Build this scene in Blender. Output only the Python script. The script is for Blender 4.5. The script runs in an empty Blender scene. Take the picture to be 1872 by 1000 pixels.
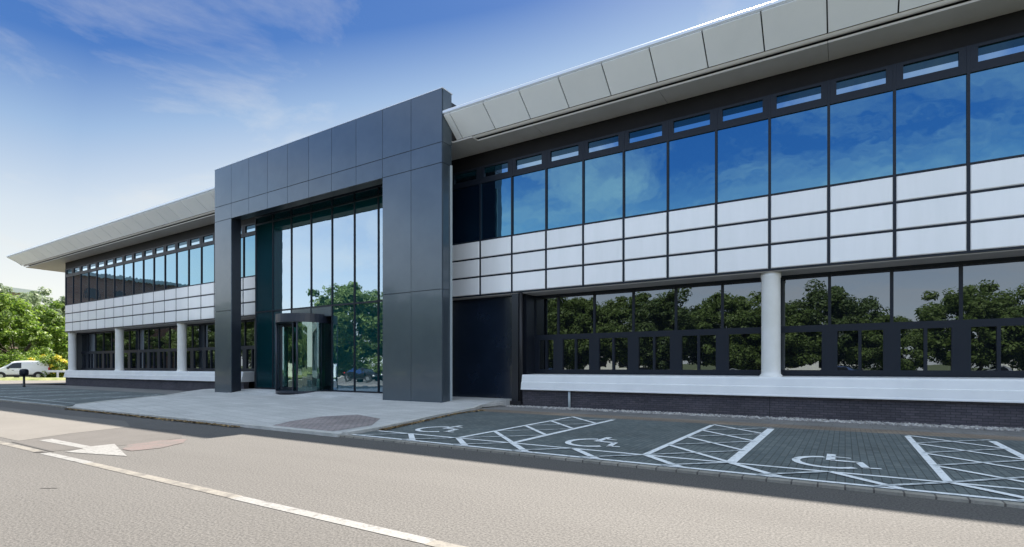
import bpy, bmesh, math, random
import numpy as np
from mathutils import Vector, Matrix
C = bpy.context; D = bpy.data; S = C.scene
rad = math.radians

# ---------------- camera ----------------
cam = D.objects.new('camera', D.cameras.new('camera')); S.collection.objects.link(cam)
cam.location = (0, 0, 1.55); cam.rotation_euler = (rad(90), 0, rad(32.2))
cam.data.sensor_width = 36; cam.data.lens = 36 * 967 / 1872
cam.data.shift_y = 170.5 / 1872
cam.data.clip_start = .05; cam.data.clip_end = 3000
S.camera = cam
S.render.resolution_x = 1024; S.render.resolution_y = 547

# ---------------- light ----------------
SUN = Vector((-.17, .815, 1.0)).normalized()
EL = math.asin(SUN.z); AZ = math.atan2(SUN.x, SUN.y)
w = D.worlds.new('World'); S.world = w; w.use_nodes = True
nt = w.node_tree; N = nt.nodes; L = nt.links
bg = N['Background']; bg.inputs['Strength'].default_value = .15
sky = N.new('ShaderNodeTexSky'); sky.sky_type = 'NISHITA'; sky.sun_disc = False
sky.sun_elevation = EL; sky.sun_rotation = AZ
sky.air_density = 1.0; sky.dust_density = .6; sky.ozone_density = 2.5
def nd(tree, kind, **kw):
    n = tree.nodes.new(kind)
    for k, v in kw.items():
        if k.startswith('i_'):
            key = k[2:]
            n.inputs[int(key) if key.isdigit() else key.replace('_', ' ')].default_value = v
        else: setattr(n, k, v)
    return n
tc = N.new('ShaderNodeTexCoord')
sep = N.new('ShaderNodeSeparateXYZ'); L.new(tc.outputs['Generated'], sep.inputs[0])
zc = nd(nt, 'ShaderNodeMath', operation='ADD'); L.new(sep.outputs['Z'], zc.inputs[0]); zc.inputs[1].default_value = .12
zm = nd(nt, 'ShaderNodeMath', operation='MAXIMUM'); L.new(zc.outputs[0], zm.inputs[0]); zm.inputs[1].default_value = .08
dx = nd(nt, 'ShaderNodeMath', operation='DIVIDE'); L.new(sep.outputs['X'], dx.inputs[0]); L.new(zm.outputs[0], dx.inputs[1])
dy = nd(nt, 'ShaderNodeMath', operation='DIVIDE'); L.new(sep.outputs['Y'], dy.inputs[0]); L.new(zm.outputs[0], dy.inputs[1])
cb = N.new('ShaderNodeCombineXYZ'); L.new(dx.outputs[0], cb.inputs[0]); L.new(dy.outputs[0], cb.inputs[1])
n1 = nd(nt, 'ShaderNodeTexNoise', i_Scale=1.35, i_Detail=11.0, i_Roughness=.6, i_Distortion=.5); L.new(cb.outputs[0], n1.inputs['Vector'])
sft = nd(nt, 'ShaderNodeMapRange', interpolation_type='SMOOTHSTEP'); L.new(sep.outputs['Y'], sft.inputs['Value'])
sft.inputs['From Min'].default_value = -.2; sft.inputs['From Max'].default_value = .2; sft.inputs['To Min'].default_value = .05; sft.inputs['To Max'].default_value = -.04
nsum = nd(nt, 'ShaderNodeMath', operation='ADD'); L.new(n1.outputs['Fac'], nsum.inputs[0]); L.new(sft.outputs[0], nsum.inputs[1])
cr = N.new('ShaderNodeValToRGB'); L.new(nsum.outputs[0], cr.inputs[0])
cr.color_ramp.elements[0].position = .5; cr.color_ramp.elements[0].color = (0, 0, 0, 1)
cr.color_ramp.elements[1].position = .78; cr.color_ramp.elements[1].color = (.7, .7, .7, 1)
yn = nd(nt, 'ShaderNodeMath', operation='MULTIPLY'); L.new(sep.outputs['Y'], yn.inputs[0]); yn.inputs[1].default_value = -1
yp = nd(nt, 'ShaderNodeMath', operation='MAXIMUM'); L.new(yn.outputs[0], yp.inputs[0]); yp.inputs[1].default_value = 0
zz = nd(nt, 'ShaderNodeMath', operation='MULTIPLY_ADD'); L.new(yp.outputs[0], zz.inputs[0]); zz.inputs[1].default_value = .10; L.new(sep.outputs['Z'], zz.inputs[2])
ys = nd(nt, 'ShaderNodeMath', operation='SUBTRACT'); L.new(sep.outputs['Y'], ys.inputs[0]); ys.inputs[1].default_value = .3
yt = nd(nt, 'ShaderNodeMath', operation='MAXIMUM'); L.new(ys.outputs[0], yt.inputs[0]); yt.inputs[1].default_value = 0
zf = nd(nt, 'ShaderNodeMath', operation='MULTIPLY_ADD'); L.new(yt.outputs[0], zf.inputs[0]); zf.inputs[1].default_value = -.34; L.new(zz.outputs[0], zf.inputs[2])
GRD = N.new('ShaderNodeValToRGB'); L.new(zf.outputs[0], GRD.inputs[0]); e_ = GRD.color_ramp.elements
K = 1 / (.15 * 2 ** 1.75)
stops = [(0, (.95, .97, .99)), (.11, (.88, .92, .97)), (.22, (.66, .76, .91)), (.33, (.32, .485, .79)), (.43, (.05, .175, .57)), (.55, (.035, .145, .52)), (.72, (.45, .57, .74)), (1, (.66, .78, .92))]  # unseen top stops raised and paled to light the shaded ground and facade
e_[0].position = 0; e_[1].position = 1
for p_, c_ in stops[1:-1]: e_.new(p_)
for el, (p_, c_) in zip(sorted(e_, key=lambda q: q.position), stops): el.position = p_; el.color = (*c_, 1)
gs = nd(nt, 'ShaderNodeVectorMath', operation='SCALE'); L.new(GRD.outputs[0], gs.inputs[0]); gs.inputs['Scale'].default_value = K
# glow of the air round the sun
dt = nd(nt, 'ShaderNodeVectorMath', operation='DOT_PRODUCT'); L.new(tc.outputs['Generated'], dt.inputs[0]); dt.inputs[1].default_value = SUN
dm = nd(nt, 'ShaderNodeMath', operation='MAXIMUM'); L.new(dt.outputs['Value'], dm.inputs[0]); dm.inputs[1].default_value = 0
dp = nd(nt, 'ShaderNodeMath', operation='POWER'); L.new(dm.outputs[0], dp.inputs[0]); dp.inputs[1].default_value = 70
au = nd(nt, 'ShaderNodeMix', data_type='RGBA'); L.new(dp.outputs[0], au.inputs[0]); L.new(gs.outputs[0], au.inputs[6]); au.inputs[7].default_value = (1.0 * K, 1.02 * K, 1.1 * K, 1)
na = nd(nt, 'ShaderNodeMix', data_type='RGBA'); na.inputs[0].default_value = .04; L.new(au.outputs[2], na.inputs[6]); L.new(sky.outputs[0], na.inputs[7])
cl = nd(nt, 'ShaderNodeMix', data_type='RGBA'); L.new(cr.outputs[0], cl.inputs[0])
L.new(na.outputs[2], cl.inputs[6]); cl.inputs[7].default_value = (.86 * K, .89 * K, .95 * K, 1)
# extra warm brightness added to the sky behind the camera, filling the shaded facade
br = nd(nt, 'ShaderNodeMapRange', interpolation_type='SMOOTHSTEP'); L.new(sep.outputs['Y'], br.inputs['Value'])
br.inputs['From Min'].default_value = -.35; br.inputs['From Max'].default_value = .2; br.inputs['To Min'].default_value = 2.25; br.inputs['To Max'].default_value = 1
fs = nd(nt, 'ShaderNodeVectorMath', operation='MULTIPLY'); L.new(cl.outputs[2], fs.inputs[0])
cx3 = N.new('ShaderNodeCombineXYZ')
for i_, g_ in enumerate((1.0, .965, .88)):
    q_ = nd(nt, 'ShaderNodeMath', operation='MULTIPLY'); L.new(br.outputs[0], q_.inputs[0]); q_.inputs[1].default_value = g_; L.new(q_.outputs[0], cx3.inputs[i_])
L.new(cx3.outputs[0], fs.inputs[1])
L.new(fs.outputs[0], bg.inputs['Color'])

sl = D.lights.new('sun', 'SUN'); sl.energy = 4.6; sl.angle = rad(.55); sl.color = (1, .93, .84)
so = D.objects.new('sun', sl); S.collection.objects.link(so)
so.rotation_euler = SUN.to_track_quat('Z', 'Y').to_euler(); so.location = (0, 40, 60)
S.view_settings.view_transform = 'Standard'; S.view_settings.look = 'None'
S.view_settings.gamma = 1; S.view_settings.exposure = 1.75
S.cycles.max_bounces = 8; S.cycles.transparent_max_bounces = 12

# ---------------- helpers ----------------
def pmat(name, col, rough=.6, metal=0, spec=.5, coat=0):
    m = D.materials.new(name); m.use_nodes = True
    b = m.node_tree.nodes['Principled BSDF']
    b.inputs['Base Color'].default_value = (*col, 1); b.inputs['Roughness'].default_value = rough
    b.inputs['Metallic'].default_value = metal; b.inputs['Specular IOR Level'].default_value = spec
    b.inputs['Coat Weight'].default_value = coat
    return m
def vary(m, cols, scale=4., detail=8., lo=.35, hi=.65, bump=0., bscale=None, stretch=(1, 1, 1), dist=.02, fine=None, ms=None):
    """object-space noise between two colours, plus an optional fine grain and bump"""
    t = m.node_tree; b = t.nodes['Principled BSDF']
    o = t.nodes.new('ShaderNodeTexCoord'); mp = t.nodes.new('ShaderNodeMapping'); mp.inputs['Scale'].default_value = stretch
    t.links.new(o.outputs['Object'], mp.inputs[0])
    n = nd(t, 'ShaderNodeTexNoise', i_Scale=scale, i_Detail=detail, i_Roughness=.62)
    mp2 = t.nodes.new('ShaderNodeMapping'); mp2.inputs['Scale'].default_value = ms or stretch; t.links.new(o.outputs['Object'], mp2.inputs[0]); t.links.new(mp2.outputs[0], n.inputs['Vector'])
    r = nd(t, 'ShaderNodeMapRange'); r.inputs['From Min'].default_value = lo; r.inputs['From Max'].default_value = hi
    t.links.new(n.outputs['Fac'], r.inputs['Value'])
    x = nd(t, 'ShaderNodeMix', data_type='RGBA'); t.links.new(r.outputs[0], x.inputs[0])
    x.inputs[6].default_value = (*cols[0], 1); x.inputs[7].default_value = (*cols[1], 1)
    out = x.outputs[2]
    if fine:
        fs, fa = fine
        g = nd(t, 'ShaderNodeTexNoise', i_Scale=fs, i_Detail=3., i_Roughness=.8); t.links.new(mp.outputs[0], g.inputs['Vector'])
        gr = nd(t, 'ShaderNodeMapRange'); gr.inputs['From Min'].default_value = .3; gr.inputs['From Max'].default_value = .7
        gr.inputs['To Min'].default_value = 1 - fa; gr.inputs['To Max'].default_value = 1 + fa
        t.links.new(g.outputs['Fac'], gr.inputs['Value'])
        mm = nd(t, 'ShaderNodeVectorMath', operation='SCALE'); t.links.new(out, mm.inputs[0]); t.links.new(gr.outputs[0], mm.inputs['Scale'])
        out = mm.outputs[0]
    t.links.new(out, b.inputs['Base Color'])
    if bump:
        nb = nd(t, 'ShaderNodeTexNoise', i_Scale=bscale or scale * 8, i_Detail=4.); t.links.new(mp.outputs[0], nb.inputs['Vector'])
        bp = nd(t, 'ShaderNodeBump', i_Strength=bump, i_Distance=dist); t.links.new(nb.outputs['Fac'], bp.inputs['Height'])
        t.links.new(bp.outputs[0], b.inputs['Normal'])
    return m
def brickmat(name, c1, c2, mortar, bw, bh, ms=.008, rough=.8, axes='XY', bump=.4, offset=.5, patch=None, stain=.25, rot=0):
    m = pmat(name, c1, rough); t = m.node_tree; b = t.nodes['Principled BSDF']
    o = t.nodes.new('ShaderNodeTexCoord'); sp = t.nodes.new('ShaderNodeSeparateXYZ'); cbn = t.nodes.new('ShaderNodeCombineXYZ')
    t.links.new(o.outputs['Object'], sp.inputs[0])
    t.links.new(sp.outputs[axes[0]], cbn.inputs[0]); t.links.new(sp.outputs[axes[1]], cbn.inputs[1])
    vec = cbn.outputs[0]
    if rot:
        mp = t.nodes.new('ShaderNodeMapping'); mp.inputs['Rotation'].default_value = (0, 0, rot); t.links.new(vec, mp.inputs[0]); vec = mp.outputs[0]
    k = nd(t, 'ShaderNodeTexBrick', offset=offset, i_Scale=1., i_Mortar_Size=ms, i_Mortar_Smooth=.3, i_Bias=0., i_Brick_Width=bw, i_Row_Height=bh)
    k.inputs['Color1'].default_value = (*c1, 1); k.inputs['Color2'].default_value = (*c2, 1); k.inputs['Mortar'].default_value = (*mortar, 1)
    t.links.new(vec, k.inputs['Vector'])
    n = nd(t, 'ShaderNodeTexNoise', i_Scale=.55, i_Detail=8., i_Roughness=.7); t.links.new(vec, n.inputs['Vector'])
    r = nd(t, 'ShaderNodeMapRange'); r.inputs['From Min'].default_value = .3; r.inputs['From Max'].default_value = .7
    r.inputs['To Min'].default_value = 1 - stain; r.inputs['To Max'].default_value = 1 + stain; t.links.new(n.outputs['Fac'], r.inputs['Value'])
    g = nd(t, 'ShaderNodeTexNoise', i_Scale=14., i_Detail=4., i_Roughness=.7); t.links.new(vec, g.inputs['Vector'])
    r2 = nd(t, 'ShaderNodeMapRange'); r2.inputs['From Min'].default_value = .3; r2.inputs['From Max'].default_value = .7
    r2.inputs['To Min'].default_value = .85; r2.inputs['To Max'].default_value = 1.15; t.links.new(g.outputs['Fac'], r2.inputs['Value'])
    mm0 = nd(t, 'ShaderNodeMath', operation='MULTIPLY'); t.links.new(r.outputs[0], mm0.inputs[0]); t.links.new(r2.outputs[0], mm0.inputs[1])
    mm = nd(t, 'ShaderNodeVectorMath', operation='SCALE'); t.links.new(k.outputs['Color'], mm.inputs[0]); t.links.new(mm0.outputs[0], mm.inputs['Scale'])
    t.links.new(mm.outputs[0], b.inputs['Base Color'])
    bp = nd(t, 'ShaderNodeBump', i_Strength=bump, i_Distance=.01); bp.invert = True
    t.links.new(k.outputs['Fac'], bp.inputs['Height']); t.links.new(bp.outputs[0], b.inputs['Normal'])
    return m
def glass(name, refl, body, base=.45, edge=.95, transp=0., wav=.0015):
    """coated facade glass: mirror-like reflection over a dark tinted body"""
    m = D.materials.new(name); m.use_nodes = True; t = m.node_tree
    t.nodes.remove(t.nodes['Principled BSDF']); out = t.nodes['Material Output']
    gl = nd(t, 'ShaderNodeBsdfGlossy', i_Roughness=.004); gl.inputs['Color'].default_value = (*refl, 1)
    df = nd(t, 'ShaderNodeBsdfDiffuse'); df.inputs['Color'].default_value = (*body, 1)
    bodyout = df.outputs[0]
    if transp:
        tr = nd(t, 'ShaderNodeBsdfTransparent'); tr.inputs['Color'].default_value = (.5, .8, .78, 1)
        m2 = nd(t, 'ShaderNodeMixShader'); m2.inputs[0].default_value = transp
        t.links.new(bodyout, m2.inputs[1]); t.links.new(tr.outputs[0], m2.inputs[2]); bodyout = m2.outputs[0]
    lw = nd(t, 'ShaderNodeFresnel', i_IOR=1.5)
    r = nd(t, 'ShaderNodeMapRange'); r.inputs['From Min'].default_value = .04; r.inputs['From Max'].default_value = .6
    r.inputs['To Min'].default_value = base; r.inputs['To Max'].default_value = edge; t.links.new(lw.outputs[0], r.inputs['Value'])
    rc = nd(t, 'ShaderNodeMapRange'); rc.inputs['From Min'].default_value = .05; rc.inputs['From Max'].default_value = .32; t.links.new(lw.outputs[0], rc.inputs['Value'])
    gc = nd(t, 'ShaderNodeMix', data_type='RGBA'); t.links.new(rc.outputs[0], gc.inputs[0]); gc.inputs[6].default_value = (*refl, 1); gc.inputs[7].default_value = (.72, .82, 1, 1)
    t.links.new(gc.outputs[2], gl.inputs['Color'])
    mxs = nd(t, 'ShaderNodeMixShader'); t.links.new(r.outputs[0], mxs.inputs[0]); t.links.new(bodyout, mxs.inputs[1]); t.links.new(gl.outputs[0], mxs.inputs[2])
    o = t.nodes.new('ShaderNodeTexCoord'); n = nd(t, 'ShaderNodeTexNoise', i_Scale=1.3, i_Detail=2.)
    t.links.new(o.outputs['Object'], n.inputs['Vector'])
    bp = nd(t, 'ShaderNodeBump', i_Strength=1., i_Distance=wav); t.links.new(n.outputs['Fac'], bp.inputs['Height'])
    t.links.new(bp.outputs[0], gl.inputs['Normal'])
    t.links.new(mxs.outputs[0], out.inputs[0])
    return m

def tag(o, label=None, cat=None, group=None, kind=None):
    if label: o['label'] = label
    if cat: o['category'] = cat
    if group: o['group'] = group
    if kind: o['kind'] = kind
    return o
def empty(name, loc=(0, 0, 0), rz=0, **kw):
    o = D.objects.new(name, None); S.collection.objects.link(o); o.location = loc; o.rotation_euler = (0, 0, rz)
    return tag(o, **kw)
KW = 18.9 / 17.3      # the wings stand this much farther back than the entrance slab
XF = [1.0]
class MB:
    def __init__(s): s.v = []; s.f = []
    def add(s, v, f):
        k = len(s.v); s.v += [tuple(p) for p in v]; s.f += [tuple(i + k for i in q) for q in f]; return s
    def box(s, x0, x1, y0, y1, z0, z1):
        return s.add([(x0, y0, z0), (x1, y0, z0), (x1, y1, z0), (x0, y1, z0), (x0, y0, z1), (x1, y0, z1), (x1, y1, z1), (x0, y1, z1)],
                     [(0, 3, 2, 1), (4, 5, 6, 7), (0, 1, 5, 4), (1, 2, 6, 5), (2, 3, 7, 6), (3, 0, 4, 7)])
    def prism(s, pts, a, b, axis='X'):
        """profile pts (u,v) extruded a..b; axis X: (u,v)=(Y,Z); Z: (X,Y); Y: (X,Z)"""
        n = len(pts); mk = {'X': lambda t, p: (t, p[0], p[1]), 'Z': lambda t, p: (p[0], p[1], t), 'Y': lambda t, p: (p[0], t, p[1])}[axis]
        return s.add([mk(a, p) for p in pts] + [mk(b, p) for p in pts],
                     [tuple(range(n))[::-1], tuple(range(n, 2 * n))] + [(i, (i + 1) % n, n + (i + 1) % n, n + i) for i in range(n)])
    def panel(s, x0, x1, z0, z1, y, t=.03, b=.022):
        """cladding panel facing -Y with a bevelled return"""
        v = [(x0, y + t, z0), (x1, y + t, z0), (x1, y + t, z1), (x0, y + t, z1), (x0, y + b, z0), (x1, y + b, z0), (x1, y + b, z1), (x0, y + b, z1),
             (x0 + b, y, z0 + b), (x1 - b, y, z0 + b), (x1 - b, y, z1 - b), (x0 + b, y, z1 - b)]
        f = [(8, 9, 10, 11), (4, 5, 9, 8), (5, 6, 10, 9), (6, 7, 11, 10), (7, 4, 8, 11), (0, 1, 5, 4), (1, 2, 6, 5), (2, 3, 7, 6), (3, 0, 4, 7)]
        return s.add(v, f)
    def cyl(s, cx, cy, prof, n=24, arc=(0, 2 * math.pi)):
        """lathe prof [(r,z)...]"""
        k = len(prof); v = []; f = []
        for i in range(n):
            a = arc[0] + (arc[1] - arc[0]) * i / n
            for r, z in prof: v.append((cx + r * math.cos(a), cy + r * math.sin(a), z))
        for i in range(n):
            j = (i + 1) % n
            for q in range(k - 1): f.append((i * k + q, j * k + q, j * k + q + 1, i * k + q + 1))
        f.append(tuple(i * k for i in range(n))[::-1]); f.append(tuple(i * k + k - 1 for i in range(n)))
        return s.add(v, f)
    def tube(s, a, b, r0, r1, n=7):
        a = Vector(a); b = Vector(b); d = (b - a).normalized(); q = d.to_track_quat('Z', 'Y')
        v = []
        for p, r in ((a, r0), (b, r1)):
            for i in range(n):
                t = 2 * math.pi * i / n; v.append(p + q @ Vector((r * math.cos(t), r * math.sin(t), 0)))
        return s.add(v, [(i, (i + 1) % n, n + (i + 1) % n, n + i) for i in range(n)] + [tuple(range(n))[::-1], tuple(range(n, 2 * n))])
    def sheet(s, pts, z): return s.add([(x, y, z) for x, y in pts], [tuple(range(len(pts)))])
    def build(s, name, mat, parent=None, smooth=False, **kw):
        if XF[0] != 1: k = XF[0]; s.v = [(x * k, y * k, 1.55 + (z - 1.55) * k) for x, y, z in s.v]
        me = D.meshes.new(name); me.from_pydata(s.v, [], s.f); me.validate(); me.update()
        if smooth: me.polygons.foreach_set('use_smooth', [True] * len(me.polygons))
        me.materials.append(mat)
        o = D.objects.new(name, me); S.collection.objects.link(o); o.parent = parent
        return tag(o, **kw)
def bevel(o, w=.01, seg=2):
    m = o.modifiers.new('b', 'BEVEL'); m.width = w; m.segments = seg; m.limit_method = 'ANGLE'; return o

# ---------------- materials ----------------
M = {}
M['asphalt'] = vary(pmat('asphalt', (.2, .19, .18), .9), ((.073, .068, .0625), (.096, .0905, .0835)), .35, 9, .3, .7, bump=.5, bscale=60, dist=.006, fine=(40, .75), ms=(.22, 1, 1))
M['asphalt_pale'] = vary(pmat('asphalt_pale', (.3, .28, .26), .9), ((.118, .108, .096), (.142, .131, .117)), .5, 9, .3, .7, bump=.4, bscale=60, dist=.006, fine=(45, .2))
M['asphalt_dark'] = vary(pmat('asphalt_dark', (.15, .14, .13), .9), ((.072, .065, .059), (.09, .082, .075)), 1.5, 9, .3, .7, bump=.4, bscale=60, dist=.006, fine=(45, .25))
M['redwear'] = vary(pmat('redwear', (.3, .2, .18), .9), ((.09, .081, .075), (.125, .09, .083)), 2.5, 9, .35, .6, fine=(40, .25))
M['seal'] = pmat('seal', (.06, .055, .05), .8)
M['paint'] = vary(pmat('paint', (.75, .75, .73), .7), ((.085, .079, .072), (.195, .191, .182)), 7, 10, .34, .46, fine=(22, .3))
M['paint_old'] = vary(pmat('paint_old', (.45, .4, .33), .8), ((.095, .087, .078), (.185, .17, .145)), 6, 10, .34, .6, fine=(35, .2))
def worn(name, c_paint, c_under, lo, hi, scale=9.):
    m = vary(pmat(name, c_paint, .8), (c_under, c_paint), scale, 10, lo, hi, fine=(40, .15)); return m
M['paint_bay'] = worn('paint_bay', (.74, .77, .78), (.36, .39, .40), .3, .46)
M['paint_bay_thin'] = worn('paint_bay_thin', (.56, .6, .61), (.2, .22, .23), .34, .58)
M['paver'] = brickmat('paver', (.078, .1, .103), (.118, .14, .138), (.045, .052, .052), .21, .105, .008, axes='YX', stain=.3)
M['edging'] = brickmat('edging', (.30, .28, .24), (.24, .23, .2), (.1, .09, .08), .3, 1.2, .012, axes='XY', offset=0, stain=.3)
M['brown_block'] = brickmat('brown_block', (.20, .155, .115), (.25, .2, .15), (.08, .07, .055), .21, .105, .01, stain=.35)
M['slabs'] = brickmat('slabs', (.15, .15, .145), (.19, .185, .175), (.09, .09, .085), .6, .6, .01, stain=.3)
M['flags'] = brickmat('flags', (.43, .435, .42), (.50, .50, .485), (.33, .33, .32), 1.15, .46, .014, offset=.5, stain=.12, rot=rad(12), bump=.3)
M['kerb'] = vary(pmat('kerb', (.4, .39, .36), .85), ((.42, .42, .39), (.56, .55, .52)), 3, 8, fine=(40, .15))
M['tactile'] = brickmat('tactile', (.34, .285, .275), (.27, .245, .24), (.09, .08, .08), .2, .1, .01, stain=.4)
M['ground'] = vary(pmat('ground', (.1, .12, .05), .95), ((.07, .09, .03), (.13, .15, .06)), .2, 9, fine=(3, .3))
M['grass'] = vary(pmat('grass', (.15, .19, .05), .95), ((.13, .17, .04), (.3, .3, .12)), .8, 9, fine=(12, .3))
M['pebble'] = vary(pmat('pebble', (.4, .38, .35), .8), ((.2, .19, .18), (.5, .48, .45)), 8, 3, fine=(40, .2))
M['brickbase'] = brickmat('brickbase', (.055, .05, .06), (.085, .075, .085), (.03, .03, .035), .225, .075, .009, axes='XZ', stain=.3, bump=.7)
M['white'] = vary(pmat('white', (.72, .73, .72), .35), ((.74, .745, .73), (.82, .82, .80)), .9, 7, bump=.02, bscale=3)
M['panelwhite'] = vary(pmat('panelwhite', (.8, .8, .8), .28, coat=.3), ((.815, .815, .80), (.855, .85, .84)), 1.2, 7, stretch=(2.5, 2.5, .3))
M['column'] = vary(pmat('column', (.72, .72, .68), .4), ((.74, .73, .67), (.82, .81, .77)), 1.2, 6)
M['frame'] = pmat('frame', (.008, .012, .02), .45, spec=.3)
M['header'] = vary(pmat('header', (.006, .006, .008), .6, spec=.2), ((.005, .005, .007), (.009, .009, .011)), .8)
M['slate'] = vary(pmat('slate', (.045, .062, .085), .24, metal=.35, coat=.25), ((.07, .092, .112), (.085, .108, .128)), .7, 7, bump=.25, bscale=.9, dist=.02)
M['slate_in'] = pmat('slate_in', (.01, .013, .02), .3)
M['navy'] = vary(pmat('navy', (.01, .018, .033), .22, coat=.3), ((.006, .011, .021), (.012, .02, .036)), .5)
M['fascia'] = vary(pmat('fascia', (.7, .7, .7), .38, metal=.1), ((.82, .85, .88), (.87, .895, .92)), .5, 6)
M['trim'] = pmat('trim', (.66, .69, .72), .3, metal=.3)
M['gap'] = pmat('gap', (.02, .02, .022), .8)
M['soffit'] = vary(pmat('soffit', (.24, .225, .205), .55), ((.42, .4, .37), (.48, .46, .43)), .6, 6)
M['soffit2'] = vary(pmat('soffit2', (.4, .37, .34), .6), ((.35, .33, .3), (.42, .39, .36)), 1, 6)
M['greywall'] = vary(pmat('greywall', (.055, .06, .06), .5), ((.045, .05, .05), (.065, .07, .07)), 1.2)
M['g_up'] = glass('glass_upper', (.185, .40, .50), (.006, .016, .035), .55, .98, wav=.004)
M['g_vent'] = glass('glass_vent', (.34, .46, .5), (.01, .02, .03), .75, .98)
M['g_ventdark'] = glass('glass_ventdark', (.3, .5, .6), (.004, .02, .028), .1, .6)  # dark tint carries the shade of the mirrored eave
M['g_dark'] = glass('glass_dark', (.3, .5, .6), (.004, .018, .022), .06, .45)
M['g_low'] = glass('glass_lower', (.42, .47, .54), (.005, .007, .009), .25, .85, wav=.0015)
M['g_ent'] = glass('glass_entrance', (.62, .76, .9), (.002, .065, .078), .45, .95, transp=.3, wav=.003)
M['g_teal'] = glass('glass_teal', (.4, .7, .75), (.01, .075, .095), .08, .5, transp=.35)
M['g_door'] = glass('glass_door', (.7, .85, .85), (.02, .06, .06), .16, .8, transp=.75)
M['door_frame'] = pmat('door_frame', (.02, .026, .04), .35)
M['steel'] = pmat('steel', (.5, .52, .53), .3, metal=.9)
M['lobbywall'] = pmat('lobbywall', (.42, .55, .53), .7)
M['interior'] = pmat('interior', (.03, .045, .05), .8)
M['int_floor'] = pmat('int_floor', (.22, .24, .22), .4)
M['pipe'] = pmat('pipe', (.42, .47, .48), .5)
M['black'] = pmat('black', (.012, .012, .014), .5)
M['bark'] = vary(pmat('bark', (.09, .065, .045), .95), ((.05, .038, .028), (.13, .1, .075)), 6, 8, stretch=(1, 1, .25))

def isl(m, amt):
    t = m.node_tree; b = t.nodes['Principled BSDF']; src = b.inputs['Base Color'].links[0].from_socket
    g = t.nodes.new('ShaderNodeNewGeometry'); r = nd(t, 'ShaderNodeMapRange'); r.inputs['To Min'].default_value = 1 - amt; r.inputs['To Max'].default_value = 1 + amt
    t.links.new(g.outputs['Random Per Island'], r.inputs['Value']); v = nd(t, 'ShaderNodeVectorMath', operation='SCALE')
    t.links.new(src, v.inputs[0]); t.links.new(r.outputs[0], v.inputs['Scale']); t.links.new(v.outputs[0], b.inputs['Base Color'])
for n_, a_ in (('panelwhite', .035), ('slate', .05), ('fascia', .04), ('pebble', .35), ('soffit', .03)): isl(M[n_], a_)
# ---------------- ground ----------------
MB().sheet([(-900, -900), (900, -900), (900, 900), (-900, 900)], -.25).build('ground', M['ground'], kind='structure')
road = MB().sheet([(-92, -15), (60, -15), (60, 7.9), (-60.2, 7.9), (-60.2, 60), (-92, 60)], 0).build('road', M['asphalt'], kind='structure')
MB().sheet([(-54.8, 7.62), (-27.2, 6.75), (-20.5, 6.7), (-17.4, 6.9), (-15.6, 6.3), (-15.2, 4.9), (-14.6, 3.85), (-40, 3.7), (-54.8, 3.9)], .004).build('pale_asphalt_patch', M['asphalt_pale'], road)
MB().sheet([(-14.5, 3.72), (-14.55, 3.9), (-15.1, 4.9), (-15.5, 6.2), (-13.6, 6.6), (-12.2, 5.9), (-12.0, 4.9), (-12.3, 3.72)], .004).build('repair_patch', M['asphalt_dark'], road)
MB().sheet([(-11.44, 4.49), (-12.0, 4.8), (-12.15, 5.42), (-11.91, 5.87), (-11.38, 5.53), (-11.01, 4.95), (-11.08, 4.49)], .008).build('faded_red_patch', M['redwear'], road)
MB().sheet([(-92, 7.9), (-60.3, 7.9), (-60.3, 60), (-92, 60)], .004).build('pale_asphalt_patch', M['asphalt_pale'], road)  # paler colour stands in for sunlight on the road past the bays
def line(pts, w, z):
    m = MB()
    for (a, b) in zip(pts[:-1], pts[1:]):
        a = Vector((*a, 0)); b = Vector((*b, 0)); n = (b - a).normalized().cross(Vector((0, 0, 1))) * w / 2
        m.add([(p.x, p.y, z) for p in (a - n, b - n, b + n, a + n)], [(0, 3, 2, 1)])
    return m
for a, b, mt in ((-30, -12.45, 'paint_old'), (-12.15, -10.3, 'paint'), (-10.3, -6.1, 'paint_old'), (-6.1, -3.1, 'paint'), (-3.1, -2.4, 'paint_old'), (-2.4, 3, 'paint')):
    line([(a, 3.56), (b, 3.57)], .145, .005).build('lane_line', M[mt], road)
line([(-14.5, 3.74), (-12.2, 3.7)], .05, .008).build('tar_joint', M['seal'], road)
line([(-12.42, 3.5), (-12.18, 3.62)], .1, .009).build('tar_joint', M['seal'], road)
for p in ([(-8.67, 2.5), (-8.5, 2.62)],):
    line(p, .025, .006).build('surface_crack', M['seal'], road)
MB().sheet([(-14.33, 4.1), (-12.17, 4.14), (-11.94, 3.8), (-10.5, 4.19), (-12.38, 4.72), (-12.38, 4.33), (-14.39, 4.34)], .008).build('direction_arrow', M['paint'], road)

# entrance paving, tilted up to the doors
pv = [(-31.8, 16.55), (-31.2, 15.2), (-29.4, 13), (-27.4, 10.3), (-25.6, 8.45), (-24.4, 7.95), (-9.45, 7.95), (-9.62, 9), (-10.0, 10.5), (-10.55, 12.2), (-10.9, 13.8), (-11.3, 15.2), (-11.95, 16.55)]
pv[0] = (-33.6, 16.55); pv[1] = (-31.8, 15.2)
m = MB().prism(pv, -.2, .07, 'Z')
m.build('entrance_paving', M['flags'], kind='structure')
m = MB().prism([(16.55, -.01), (16.55, .07), (17.75, .26), (18.35, .262), (19.6, .262), (19.6, -.2)], -29.4, -17.3, 'X')
m.prism([(16.55, -.01), (16.55, .07), (17.6, .17), (19.6, .172), (19.6, -.2)], -17.3, -11.95, 'X')
m.prism([(16.55, -.01), (16.55, .07), (17.6, .17), (19.8, .172), (19.8, -.2)], -33.6, -29.4, 'X')
m.build('entrance_ramp', M['flags'], kind='structure')
kp = pv[1:6] + pv[6:]
m = MB()
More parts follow.
